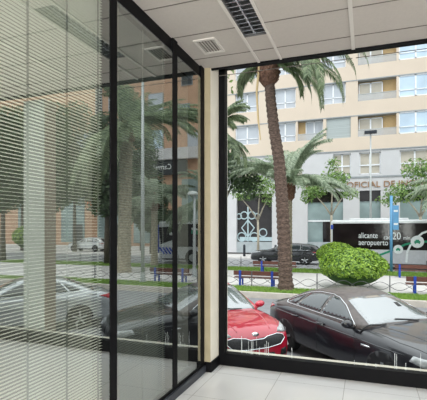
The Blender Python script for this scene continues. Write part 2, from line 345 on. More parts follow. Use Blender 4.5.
# ------------------------------------------------------------------ beige apartment building
YB = 42.0
bl = empty('apartment_building', (-4, YB, GF+.18), 0, 'beige apartment block across the street with bands of windows and balconies over stone shopfronts', 'building')
def bx(name, b, m, par=bl, bw=0):
    x0, x1, y0, y1, z0, z1 = b; o = boxo(name, (x0+4, x1+4, y0-YB, y1-YB, z0-GF, z1-GF), m, bl if par is bl else par, bw); return o
bx('core_wall', (-24, 11, YB+.7, YB+10, GF, 25), M['recess'])
bands = ((9.05, 10.3), (12.35, 13.65), (15.7, 17.05), (19.1, 20.4), (22.4, 25))
for z0, z1 in bands: bx('spandrel_band', (-24, 11, YB, YB+.7, z0, z1), M['beige']); bx('ledge', (-24, 11, YB-.03, YB+.7, z0-.09, z0), M['lead'])
def winpart(x0, x1, z0, z1, gm, panes=2, y=YB+.22, rail=True):
    fr = MB(); X = lambda x: x+4; Z = lambda z: z-GF
    e = .09
    fr.box(X(x0), X(x0+e), y-YB, y-YB+.12, Z(z0), Z(z1)); fr.box(X(x1-e), X(x1), y-YB, y-YB+.12, Z(z0), Z(z1)); fr.box(X(x0), X(x1), y-YB, y-YB+.12, Z(z1-e), Z(z1)); fr.box(X(x0), X(x1), y-YB, y-YB+.12, Z(z0), Z(z0+e))
    for k in range(1, panes):
        xm = x0+(x1-x0)*k/panes; fr.box(X(xm-.07), X(xm+.07), y-YB, y-YB+.12, Z(z0), Z(z1))
    if rail: fr.box(X(x0), X(x1), y-YB, y-YB+.12, Z(z0+.58), Z(z0+.66))
    o = fr.build('window', M['frame'], bl)
    boxo('pane', (X(x0+.02), X(x1-.02), y-YB+.06, y-YB+.09, Z(z0+.02), Z(z1-.02)), gm, o)
rows = ((10.3, 12.26), (13.65, 15.61), (17.05, 19.0), (20.4, 22.3))
cols = [(-22.5, -20.2, 'w'), (-18, -15.4, 'w'), (-12.9, -10.35, 'w'), (-8.75, -6.6, 'w'), (-6.4, -3.95, 'b'), (-3.65, -1.4, 's'), (-.75, 2.6, 'b'), (2.8, 5.6, 'g'), (7.2, 9.6, 'w')]
for ri, (z0, z1) in enumerate(rows):
    x = -24
    rc = list(cols)
    if ri in (1, 2): rc[4] = (-4.2, -1.85, 'w'); rc.pop(5)
    for (x0, x1, k) in rc:
        bx('wall_panel', (x, x0, YB, YB+.7, z0, z1), M['beige']); x = x1
        if k == 'w': winpart(x0, x1, z0, z1, M['pane'])
        elif k == 'g': winpart(x0, x1, z0, z1, M['skypane'], 2, YB+.02)
        elif k == 's': bx('roller_shutter', (x0, x1, YB+.15, YB+.2, z0, z1), M['shutter'])
        else:
            if x0 < -5: winpart(x0+.7, x1-.05, z0, z1, M['pane'], 2, YB+.55, False)
            else: winpart(x0+.05, x1-1.15, z0, z1-.15, M['curtain'], 2, YB+.5, False)
            bx('balcony_railing', (x0, x1, YB+.02, YB+.05, z0, z0+.62), M['railing']); bx('balcony_handrail', (x0, x1, YB, YB+.07, z0+.62, z0+.67), M['galv'])
    bx('wall_panel', (x, 11, YB, YB+.7, z0, z1), M['beige'])
# stone mezzanine, lintel with letters, shopfronts
mz = ((-13.4, -10.6), (-8.6, -5.9), (-3.0, -1.4), (-.62, 1.25), (2.9, 5.4), (7.0, 9.5)); x = -24
for x0, x1 in mz:
    bx('stone_panel', (x, x0, YB+.05, YB+.7, 6.55, 8.96), M['stone']); winpart(x0, x1, 6.75, 8.8, M['curtain'], 2, YB+.3, False); x = x1
    bx('transom', (x0, x1, YB+.26, YB+.3, 7.55, 7.68), M['frame']); bx('stone_panel', (x0, x1, YB+.05, YB+.7, 6.55, 6.75), M['stone']); bx('stone_panel', (x0, x1, YB+.05, YB+.7, 8.8, 8.96), M['stone'])
bx('stone_panel', (x, 11, YB+.05, YB+.7, 6.55, 8.96), M['stone'])
bx('ledge', (-24, 11, YB-.05, YB+.7, 6.4, 6.55), M['lead']); bx('lintel', (-24, 11, YB+.02, YB+.7, 5.2, 6.4), M['stone'])
sf = (((-24, -13.3), 0), ((-12.75, -9.0), 'd'), ((-5.45, -2.1), 't'), ((-.6, 1.25), 't'), ((2.9, 5.6), 't'), ((6.8, 10), 't')); x = -13.3
bx('pier', (-24, -13.3, YB+.05, YB+.7, GF, 5.2), M['stone'])
for (x0, x1), k in sf[1:]:
    bx('pier', (x, x0, YB+.05, YB+.7, GF, 5.2), M['stone']); x = x1
    zb = .25 if k == 'd' else .3
    bx('plinth', (x0, x1, YB+.1, YB+.7, GF, zb), M['plinth'])
    w = bx('shop_window', (x0, x1, YB+.4, YB+.5, zb, 5.2), M['shopglass'] if k == 'd' else M['shopteal'])
    if k == 't':
        bx('shop_door', (x0+.1+.4*(x1-x0), x1-.15, YB+.36, YB+.4, zb, 2.3), M['shopglass']); bx('shop_transom', (x0, x1, YB+.34, YB+.4, 2.3, 2.45), M['frame']); bx('shop_canopy', (x0, x1, YB+.3, YB+.4, 4.2, 5.2), M['shopglass'])
bx('pier', (x, 11, YB+.05, YB+.7, GF, 5.2), M['stone'])
# pale wrought pattern on the dark shop window
d = MB(); cx, cz, yy = -11.6, 1.7, YB+.38
def ring(cx, cz, r, w=.06, n=16):
    d.tube([(cx+4+r*math.cos(2*PI*k/n), yy-YB, cz-GF+r*math.sin(2*PI*k/n)) for k in range(n+1)], w, 6)
d.tube([(cx+4, yy-YB, .3-GF), (cx+4, yy-YB, 3.9-GF)], .08, 6)
for q in (-.75, .75): ring(cx+q*.55, 3.0, .38); ring(cx+q*1.3, 2.9, .28); ring(cx+q*.9, .75, .45); d.tube([(cx+4, yy-YB, .8-GF), (cx+4+q*.9, yy-YB, 1.7-GF), (cx+4, yy-YB, 2.5-GF)], .07, 6)
ring(cx+1.6, 1.2, .4); d.box(cx+4-.9, cx+4+3, yy-YB-.01, yy-YB, .35-GF, .75-GF)
d.build('window_decal', M['decal'], bl)
def text(name, s, size, loc, rot, m, parent=None, ext=.01, align='LEFT', sx=1):
    c = bpy.data.curves.new(name, 'FONT'); c.body = s; c.size = size; c.extrude = ext; c.align_x = align
    c.materials.append(m); o = bpy.data.objects.new(name, c); COL.objects.link(o); o.location = loc; o.rotation_euler = rot; o.scale = (sx, 1, 1); bpy.context.view_layer.update(); me = bpy.data.meshes.new_from_object(o.evaluated_get(bpy.context.evaluated_depsgraph_get())); bpy.data.objects.remove(o); q = bpy.data.objects.new(name, me); COL.objects.link(q); q.location = loc; q.rotation_euler = rot; q.scale = (sx, 1, 1); q.parent = parent; return q
text('sign_lettering', 'COLEGIO OFICIAL DE INGENIEROS', .78, (-5.6+4, -.03, 5.5-GF), (PI/2, 0, 0), M['bronze'], bl, .04, sx=1.06)

# ------------------------------------------------------------------ orange brick building farther right (mirrored in the partition)
YO = 56.0
ob = empty('brick_building', (40, YO, GF), 0, 'orange brick building with pale band, seen mirrored in the glass partition', 'building')
def ox(name, b, m, par=None):
    x0, x1, y0, y1, z0, z1 = b; return boxo(name, (x0-40, x1-40, y0-YO, y1-YO, z0-GF, z1-GF), m, par or ob)
ox('wall', (16, 70, YO, YO+10, GF, 32), M['orange'])
ox('pale_band', (16, 60, YO-1.0, YO, 11.9, 13.5), M['stone'])
ox('shop_sign', (20.6, 60, YO-.6, YO, 9.7, 11.8), M['sign'])
text('sign_lettering', 'Carmelas', 1.1, (22.9-40, -.63, 10.5-GF), (PI/2, 0, 0), M['signwhite'], ob, .02, sx=.9)
for x0, x1, z0, z1, g in ((19.8, 21.6, 22.6, 25, 'sign'), (20.2, 22.4, 18.5, 20, 'skypane'), (17.4, 20.6, 13.5, 15.7, 'pane'), (24.5, 28, 13.6, 16.5, 'skypane'), (31, 34, 14, 17, 'pane'), (37, 40, 14, 17, 'skypane'), (44, 47, 14, 17, 'pane'), (24.5, 27, 19, 22, 'pane'), (31, 34, 20, 23, 'pane'), (35.2, 36.4, 19, 24, 'door'), (50, 53, 14, 17, 'pane')):
    o = ox('window', (x0, x1, YO-.12, YO, z0, z1), M['lead']); ox('pane', (x0+.12, x1-.12, YO-.16, YO-.12, z0+.12, z1-.12), M[g], o)
for x0, x1 in ((18.5, 21.5), (24.8, 29.5), (31, 36), (38.5, 43), (46, 52)):
    o = ox('shop_window', (x0, x1, YO-.15, YO, GF+.5, 9), M['shopteal']); ox('shop_door', (x0+.3, x0+1.6, YO-.2, YO-.15, GF+.05, 2.5), M['door'], o)
ox('awning', (33.2, 36.4, YO-2.2, YO, 5.4, 6.2), M['awning'])

# ------------------------------------------------------------------ plants
def frond(v, f, base, az, el, L, droop, n=26, lw=.62, w=.085, sag=.45):
    p = Vector(base); step = L/n; pts = []; e = el
    for i in range(n+1):
        pts.append((p.copy(), e)); p = p+Vector((math.cos(az)*math.cos(e), math.sin(az)*math.cos(e), math.sin(e)))*step
        e = max(-1.5, e-droop/n*(.4+1.2*i/n))
    side = Vector((-math.sin(az), math.cos(az), 0))
    for i in range(n):
        (a, e0), (b, _) = pts[i], pts[i+1]; k = len(v); q = .022*(1-i/n)+.004; up = Vector((0, 0, q))
        v += [a-side*q, a+side*q, b+side*q*.9, b-side*q*.9, a+up, b+up]; f += [(k, k+4, k+5, k+3), (k+4, k+1, k+2, k+5), (k+1, k, k+3, k+2)]
    for i in range(3, n+1):
        for sub in (0, .5):
            a, e0 = pts[i]
            if sub and i < n: a = (a+pts[i+1][0])/2
            d = Vector((math.cos(az)*math.cos(e0), math.sin(az)*math.cos(e0), math.sin(e0))); upv = side.cross(d)*-1
            l = lw*(.45+.55*math.sin(PI*min(1, .12+i/n*.88)))*random.uniform(.85, 1.1)
            for sg in (-1, 1):
                dr = (side*sg*.75+d*.6+Vector((0, 0, .15))).normalized(); m_ = a+dr*l*.55; tp = a+dr*l*.9+Vector((0, 0, -sag*l)); wv = d*w*.5
                k = len(v); v += [a-wv*.5, a+wv*.5, m_+wv, m_-wv, tp]; f += [(k, k+1, k+2, k+3), (k+3, k+2, k+4)]
def palm(label, cat_group, trunk, rad, fronds, leafm, barkm, crown_r=.5, stumps=True):
    """trunk: list of points, fronds: list of (azimuth, elevation, length, droop)"""
    b = Vector(trunk[0]); t = empty('palm_tree', tuple(b), 0, label, 'palm tree', cat_group)
    pts = [Vector(p)-b for p in trunk]; fine = []
    for i in range(len(pts)-1):
        m_ = max(2, int((pts[i+1]-pts[i]).length/.075))
        for k in range(m_): fine.append(pts[i].lerp(pts[i+1], k/m_))
    fine.append(pts[-1]); n = len(fine)
    rr = [(rad[0]+(rad[1]-rad[0])*(i/n))*(1.07, 1.0, .93)[i % 3]*(1+.25*max(0, 1-i/6)) for i in range(n)]
    MB().tube(fine, rr, 16).build('trunk', barkm, t, True)
    top = pts[-1]
    if stumps:
        s = MB(); s.lathe([(rad[1], -.95), (crown_r*.75, -.75), (crown_r, -.45), (crown_r*.95, -.1), (crown_r*.6, .2), (.05, .4)], top, 18)
        for k in range(60):
            a = k*2.4; zz = -.8+.9*(k/60); r0 = crown_r*(.75 if zz < -.6 else .95)
            q = top+Vector((math.cos(a)*r0*.8, math.sin(a)*r0*.8, zz)); s.tube([q, q+Vector((math.cos(a)*.16, math.sin(a)*.16, .14))], [.07, .045], 5)
        s.build('frond_stumps', M['boots'], t)
    v = []; f = []
    for fr in fronds: frond(v, f, top+Vector((math.cos(fr[0])*.15, math.sin(fr[0])*.15, 0)), *fr)
    build('crown', v, f, leafm, t)
    return t
R = random.uniform
fr = [(R(0, 2*PI), R(.6, 1.4), R(3.2, 4.0), R(.6, 1.3)) for _ in range(26)]
fr += [(-.15, .25, 3.9, 2.0), (-.55, .2, 3.7, 2.1), (.25, .2, 4.0, 1.9), (-.35, .05, 3.4, 2.0), (.5, .1, 3.4, 2.1), (-.8, .3, 3.6, 2.2), (0, .5, 4.3, 2.1), (-.1, .6, 4.8, 2.1), (.1, -.2, 2.6, 1.6), (3.3, -.1, 1.9, 2.0), (2.9, .1, 2.0, 2.3), (-.25, -.35, 2.3, 1.4)]
pt = palm('tall slim palm with ringed brown trunk standing on the near grass behind the bonnets', 'palms along the street',
    [(-3.26, 18.1, GF-.03), (-3.345, 18.1, 1.285), (-3.43, 18.1, 3.0), (-3.56, 18.1, 4.75), (-3.78, 18.1, 6.07), (-3.93, 18.1, 7.4), (-4.03, 18.1, 8.95)], (.31, .21), fr, M['palmleaf'], M['bark'], .48)
MB().tube([(-1.1, -.35, 9.7), (-1.2, -.38, 8.6), (-1.13, -.4, 7.4), (-1.02, -.42, 6.5)], [.05, .05, .045, .02], 6).build('dry_stalk', M['stalk'], pt)
def ring_fronds(n, e0, e1, L, d0=.8, d1=1.8): return [(k*2.399+R(-.2, .2), e0+(e1-e0)*((k*.618) % 1), L*R(.85, 1.1), R(d0, d1)) for k in range(n)]
palm('short feathery pale palm on the far grass behind the tall trunk', 'palms along the street', [(-4.75, 27.0, GF-.03), (-4.7, 27, 4.5)], (.28, .24), ring_fronds(70, .15, 1.45, 4.0, .6, 1.4), M['palepalm'], M['phoenix'], .4)
palm('palm partly cut off by the left window jamb, its fronds reaching over beside the frame', 'palms along the street', [(-8.6, 22.5, GF-.03), (-8.5, 22.5, 7.0)], (.3, .24), ring_fronds(46, -.1, 1.3, 3.0, .9, 1.9), M['palmleaf'], M['phoenix'], .42)
palm('palm at the right edge of the window behind the bus stop pole', 'palms along the street', [(6.3, 27.4, GF-.03), (6.2, 27.4, 3.6)], (.28, .24), ring_fronds(50, -.2, 1.3, 3.9, .9, 1.7), M['palepalm'], M['phoenix'], .4)
palm('stout palm with diamond-scaled trunk, mirrored in the middle glass panel', 'palms along the street', [(10.2, 22.3, GF-.03), (10.0, 22.3, 8.0)], (.42, .38), ring_fronds(130, -.8, 1.45, 4.9, .5, 1.5), M['palmleaf'], M['phoenix'], .65)
palm('bushy young palm by the road, mirrored in the narrow right glass panel', 'palms along the street', [(10.6, 27.0, GF-.03), (10.6, 27.0, 4.0)], (.25, .22), ring_fronds(36, -.2, 1.3, 2.8, .9, 1.7), M['palepalm'], M['phoenix'], .38)

def leaves(n, blobs, size, up=.3):
    v = []; f = []
    tot = sum(b[3]*b[4]*b[5] for b in blobs)
    for (cx, cy, cz, rx, ry, rz) in blobs:
        for i in range(max(6, int(n*rx*ry*rz/tot))):
            d = Vector((random.gauss(0, 1), random.gauss(0, 1), random.gauss(0, 1))).normalized(); q = random.random()**.4
            p = Vector((cx+d.x*rx*q, cy+d.y*ry*q, cz+d.z*rz*q)); nrm = (d*.7+Vector((R(-1, 1), R(-1, 1), R(-.6, 1)+up))).normalized()
            u = nrm.orthogonal().normalized(); u = Matrix.Rotation(R(0, 6.28), 3, nrm) @ u; w = nrm.cross(u); s = size*R(.6, 1.25); k = len(v)
            v += [p-u*s, p-w*s*.45+nrm*s*.12, p+u*s, p+w*s*.45+nrm*s*.12]; f.append((k, k+1, k+2, k+3))
    return v, f
def tree(label, loc, h, branches, blobs, n, size, leafm, barkm, r=.12, group='street trees'):
    t = empty('street_tree', loc, 0, label, 'tree', group); m = MB()
    m.tube([(0, 0, -.03), (.03, 0, h*.5), (0, 0, h)], [r*1.25, r, r*.8], 10)
    for b in branches: m.tube([(0, 0, h-.05), ((b[0])*.45, b[1]*.45, h+(b[2]-h)*.5), b], [r*.7, r*.5, r*.2], 7)
    m.build('trunk', barkm, t, True); v, f = leaves(n, blobs, size); build('crown', v, f, leafm, t); return t
tree('slender pale-trunked tree in front of the dark shop window', (-9.3, 37.4, GF+.04), 3.4, [(-1.7, 0, 5.6), (1.0, .2, 5.6), (.2, 0, 6.4)], [(-1.4, 0, 6.0, 1.3, 1.2, .8), (.6, 0, 6.3, 1.4, 1.2, .9), (-.2, 0, 7.2, 1.4, 1.2, .8), (.9, 0, 5.2, .6, .6, .6)], 1500, .14, M['leaf'], M['treebark'], .11)
tree('thin tree with spread green crown behind the round bushes, its leaves over the sign letters', (-2.83, 37.4, GF+.04), 3.8, [(-1.4, 0, 5.6), (1.3, 0, 5.8), (.1, 0, 6.6)], [(-1.4, 0, 6.1, 1.2, 1.2, .8), (.2, 0, 6.9, 1.5, 1.2, .8), (1.5, 0, 5.6, .9, 1, .5), (-2.0, 0, 5.4, .7, .8, .6), (.1, 0, 8.2, .7, .7, .6)], 1700, .15, M['leaf'], M['treebark'], .12)
tree('thin branching tree at the right of the window by the blue stop pole', (4.1, 37.6, GF+.04), 3.6, [(-1.0, 0, 5.0), (1.0, 0, 5.2), (.2, 0, 6.2)], [(-1.2, 0, 5.6, 1.6, 1.2, .9), (1.2, 0, 6.0, 1.6, 1.2, 1.1), (0, 0, 7.4, 1.6, 1.2, 1.0), (-2.4, 0, 5.0, 1.0, .8, .6), (2, 0, 7.6, 1.2, 1, .8)], 2200, .15, M['leaf'], M['treebark'], .13)
tree('dark dense tree at the left jamb in front of the beige balconies', (-9.3, 27.3, GF-.03), 4.2, [(-1, 0, 6.3), (1, 0, 6.1)], [(-.6, 0, 7.0, 1.8, 1.6, 1.5), (1.0, 0, 6.3, 1.5, 1.4, 1.3), (0, 0, 7.6, 1.4, 1.3, .9), (1.9, 0, 5.5, 1.0, 1, 1.0)], 3400, .15, M['darkleaf'], M['darkbark'], .14)
tree('tall branch of fresh leaves hanging beside the top left window corner', (-6.35, 17.6, GF-.03), 8.0, [(.5, 0, 9.6), (.2, 0, 9.2)], [(.72, 0, 9.55, .28, .3, .5), (.1, 0, 10.6, 1.2, 1, .7), (.85, 0, 8.75, .22, .2, .15)], 300, .12, M['leaf'], M['treebark'], .08)
# mirrored trees farther right
for x, y, hh, q, lab in ((14.8, 27.3, 11.4, 2.0, 'dark leafy tree mirrored beside the stout palm'), (19.6, 26.4, 12.4, 2.3, 'broad dark tree mirrored at the edge of the blind'), (24.8, 27.0, 12.8, 2.4, 'dark tree mirrored over the white car'), (30.4, 26.6, 13, 2.5, 'dark tree mirrored through the left of the blind'), (36.4, 27.3, 13.4, 2.6, 'dark tree mirrored at the far left through the blind'), (17.5, 39.4, 7.5, 1.9, 'grey-green tree mirrored behind the bus front'), (27.5, 39.6, 17, 3.0, 'tall tree behind the road mirrored between two dark trees'), (35.5, 40.0, 17.5, 3.2, 'tall tree across the road mirrored beyond the pale pillar'), (43.5, 40.0, 18, 3.4, 'farthest tall tree across the road, mirrored at the far left'), (21.6, 44.5, 15, 2.2, 'slim tall tree before the brick wall mirrored above the stout palm')):
    tree(lab, (x, y, GF-.03), hh*.32, [(-1.4, 0, hh*.6), (1.4, .2, hh*.6), (0, -.3, hh*.75)], [(-1.1, 0, hh*.52, q*.9, 1.1, hh*.16), (1.1, .1, hh*.58, q*.9, 1.1, hh*.17), (0, 0, hh*.76, q*1.05, 1.2, hh*.16), (0, 0, hh*.92, q*.8, 1.1, hh*.10), (0, -.1, hh*.40, q*.9, 1.1, hh*.09)], 6500, .21, M['darkleaf'], M['darkbark'], .2)
def bush(label, loc, rx, rz, zc, n, size):
    t = empty('clipped_bush', loc, 0, label, 'bush', 'clipped round bushes'); m = MB()
    prof = [(.02, -rz)]+[(rx*math.cos(a), rz*math.sin(a)) for a in [(-1.45+2.9*k/12) for k in range(13)]]+[(.02, rz)]
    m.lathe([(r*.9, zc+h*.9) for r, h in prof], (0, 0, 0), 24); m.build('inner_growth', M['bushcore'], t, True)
    s = MB()
    for k in range(5): a = k*1.3; s.tube([(math.cos(a)*.08, math.sin(a)*.08, -.03), (math.cos(a)*.25, math.sin(a)*.25, .5), (math.cos(a)*.5, math.sin(a)*.5, zc)], [.05, .04, .03], 6)
    s.build('stems', M['darkbark'], t); v = []; f = []
    lumps = [Vector((random.gauss(0, 1), random.gauss(0, 1), random.gauss(0, 1))).normalized() for _ in range(110)]
    for i in range(n):
        d = Vector((random.gauss(0, 1), random.gauss(0, 1), random.gauss(0, 1))).normalized()
        lump = max(d.dot(l) for l in lumps); q = (.82+.18*max(0, (lump-.88)/.12))*R(.92, 1.03)
        flat = 1 if d.z > 0 else .72
        wd = 1 if d.z > 0 else (1-abs(d.z)**3)/max(.2, math.sqrt(1-d.z*d.z))*.97
        p = Vector((d.x*rx*q*wd, d.y*rx*q*wd, zc+d.z*rz*q*flat)); nrm = (d+Vector((R(-.7, .7), R(-.7, .7), R(-.3, .8)))).normalized()
        u = Matrix.Rotation(R(0, 6.28), 3, nrm) @ nrm.orthogonal().normalized(); w = nrm.cross(u); sz = size*R(.7, 1.3); k = len(v)
        v += [p-u*sz, p-w*sz*.5, p+u*sz, p+w*sz*.5]; f.append((k, k+1, k+2, k+3))
    build('foliage', v, f, M['bush'], t)
bush('large bright green clipped bush in front, behind the dark saloon roof', (-.58, 19.9, GF-.02), 1.5, .90, .93, 11000, .06)
bush('smaller clipped bush behind and left of the large one', (-1.75, 26.9, GF-.02), 1.2, .8, 1.05, 5000, .07)
bush('rounded hedge bush mirrored through the blind left of the white car', (33.5, 39.5, GF+.02), 2.2, 1.6, 1.6, 5000, .12)

# ------------------------------------------------------------------ street furniture
def bench(loc, label, w=2.15, legs=(-.75, .75)):
    t = empty('street_bench', loc, 0, label, 'bench', 'brown and blue street benches')
    boxo('backrest', (-w/2, w/2, -.02, .03, .50, .70), M['plank'], t, .008); boxo('seat', (-w/2, w/2, .05, .45, .36, .41), M['plank'], t, .008)
    for x in legs:
        l = MB().box(x-.05, x+.05, -.075, -.02, -.02, .72); l.box(x-.04, x+.04, -.06, .42, .30, .36); l.box(x-.04, x+.04, .36, .42, -.02, .30); bevel(l.build('leg', M['bluepost'], t), .006)
    return t
bench((-4.75, 18.75, GF), 'brown plank bench on blue legs just left of the palm trunk')
bench((2.6, 18.8, GF), 'brown plank bench on blue legs right of the large round bush')
bench((5.4, 18.75, GF), 'brown plank bench with blue legs mirrored in the middle glass panel')
bench((-5.2, 24.9, GF), 'farther brown bench behind the palm trunk across the footpath', 2.6)
bench((2.9, 24.9, GF), 'farther brown bench across the footpath beside the blue stop pole', 2.9, (-1.2, 1.2))
def wire_fence(x0, x1, y, label):
    t = empty('wire_fence', (x0, y, GF), 0, label, 'fence'); n = int((x1-x0)/2.9)
    for k in range(n+1): boxo('post', (k*2.9-.02, k*2.9+.02, -.02, .02, -.05, .72), M['wire'], t)
    m = MB()
    for ph in (0, PI):
        m.tube([(i*.11, 0, .30+.16*math.sin(i*.11*2*PI/1.45+ph)) for i in range(int((x1-x0)/.11)+1)], .011, 4)
    m.build('crossed_wires', M['wire'], t)
wire_fence(-10.7, 13.0, 18.56, 'low fence of crossed wavy wires and thin dark posts along the near grass')
wire_fence(-14.0, 20.0, 28.12, 'low wire fence along the road on the far grass')
def lamppost(loc, h, label, kind):
    t = empty('street_lamp', loc, 0, label, 'street lamp', 'street lamps'); MB().tube([(0, 0, -.02), (0, 0, h*.5), (0, 0, h)], [.10, .085, .06], 12).build('pole', M['galv'], t, True)
    MB().lathe([(.16, -.02), (.16, .05), (.11, .5), (.1, .52)], (0, 0, 0), 12).build('base', M['galv'], t)
    if kind == 'flat':
        bevel(boxo('lamp_head', (-.5, .5, -.2, .2, h-.02, h+.22), M['charcoal'], t), .03)
    elif kind == 'globe':
        MB().tube([(0, 0, h-.15), (.1, 0, h-.05), (.35, 0, h)], .035, 8).build('arm', M['galv'], t); MB().lathe([(.05, h-.12), (.28, h-.08), (.3, h), (.18, h+.1), (.02, h+.13)], (.1, 0, 0), 16).build('lamp_head', M['lampwhite'], t, True)
    return t
lamppost((.34, 38.0, GF+.04), 10.7, 'tall grey street lamp with flat dark head before the beige building', 'flat')
lamppost((6.56, 18.2, GF-.02), 11.0, 'tall plain grey pole mirrored in the middle glass panel', 'plain')
lamppost((5.1, 21.3, GF), 4.6, 'short street lamp with pale round head mirrored in the narrow glass panel', 'globe')
t = empty('bus_stop_pole', (1.44, 28.0, GF-.02), 0, 'slim light blue bus stop pole with sign plates in front of the bus', 'sign')
MB().tube([(0, 0, 0), (0, 0, 4.7)], .085, 10).build('pole', M['skyblue'], t, True)
boxo('sign_plate', (.09, .42, -.03, .03, 2.6, 4.1), M['skyblue'], t, .01); 
for z in (2.9, 3.7): boxo('timetable', (.14, .37, -.04, -.03, z, z+.12), M['signwhite'], t)
for x, lab in ((-10.9, 'first dark bollard beside the shop plinth'), (-7.9, 'dark bollard behind the bonnet of the black car')):
    t = empty('bollard', (x, 38.5, GF+.04), 0, lab, 'bollard'); MB().lathe([(.12, -.01), (.12, 1.0), (.09, 1.1), (.02, 1.13)], (0, 0, 0), 12).build('post', M['charcoal'], t, True)

# ------------------------------------------------------------------ cars
def interp(keys, x):
    if x <= keys[0][0]: return keys[0][1:]
    for a, b in zip(keys, keys[1:]):
        if x <= b[0]:
            q = (x-a[0])/(b[0]-a[0]); return tuple(p+(s-p)*q for p, s in zip(a[1:], b[1:]))
    return keys[-1][1:]
def loft(secs, closed_ends=True):
    n = len(secs[0]); v = [p for s in secs for p in s]; f = []
    for i in range(len(secs)-1):
        for k in range(n-1): f.append((i*n+k, i*n+k+1, (i+1)*n+k+1, (i+1)*n+k))
        f.append((i*n+n-1, i*n, (i+1)*n, (i+1)*n+n-1))
    f.append(tuple(range(n-1, -1, -1))); f.append(tuple((len(secs)-1)*n+k for k in range(n)))
    return v, f
def sub_mesh(name, v, f, m, parent, levels=2):
    o = build(name, v, f, m, parent, True); md = o.modifiers.new('s', 'SUBSURF'); md.levels = levels; md.render_levels = levels
    bpy.context.view_layer.update(); dg = bpy.context.evaluated_depsgraph_get(); me = bpy.data.meshes.new_from_object(o.evaluated_get(dg)); o.modifiers.clear(); o.data = me
    me.polygons.foreach_set('use_smooth', [True]*len(me.polygons)); return o
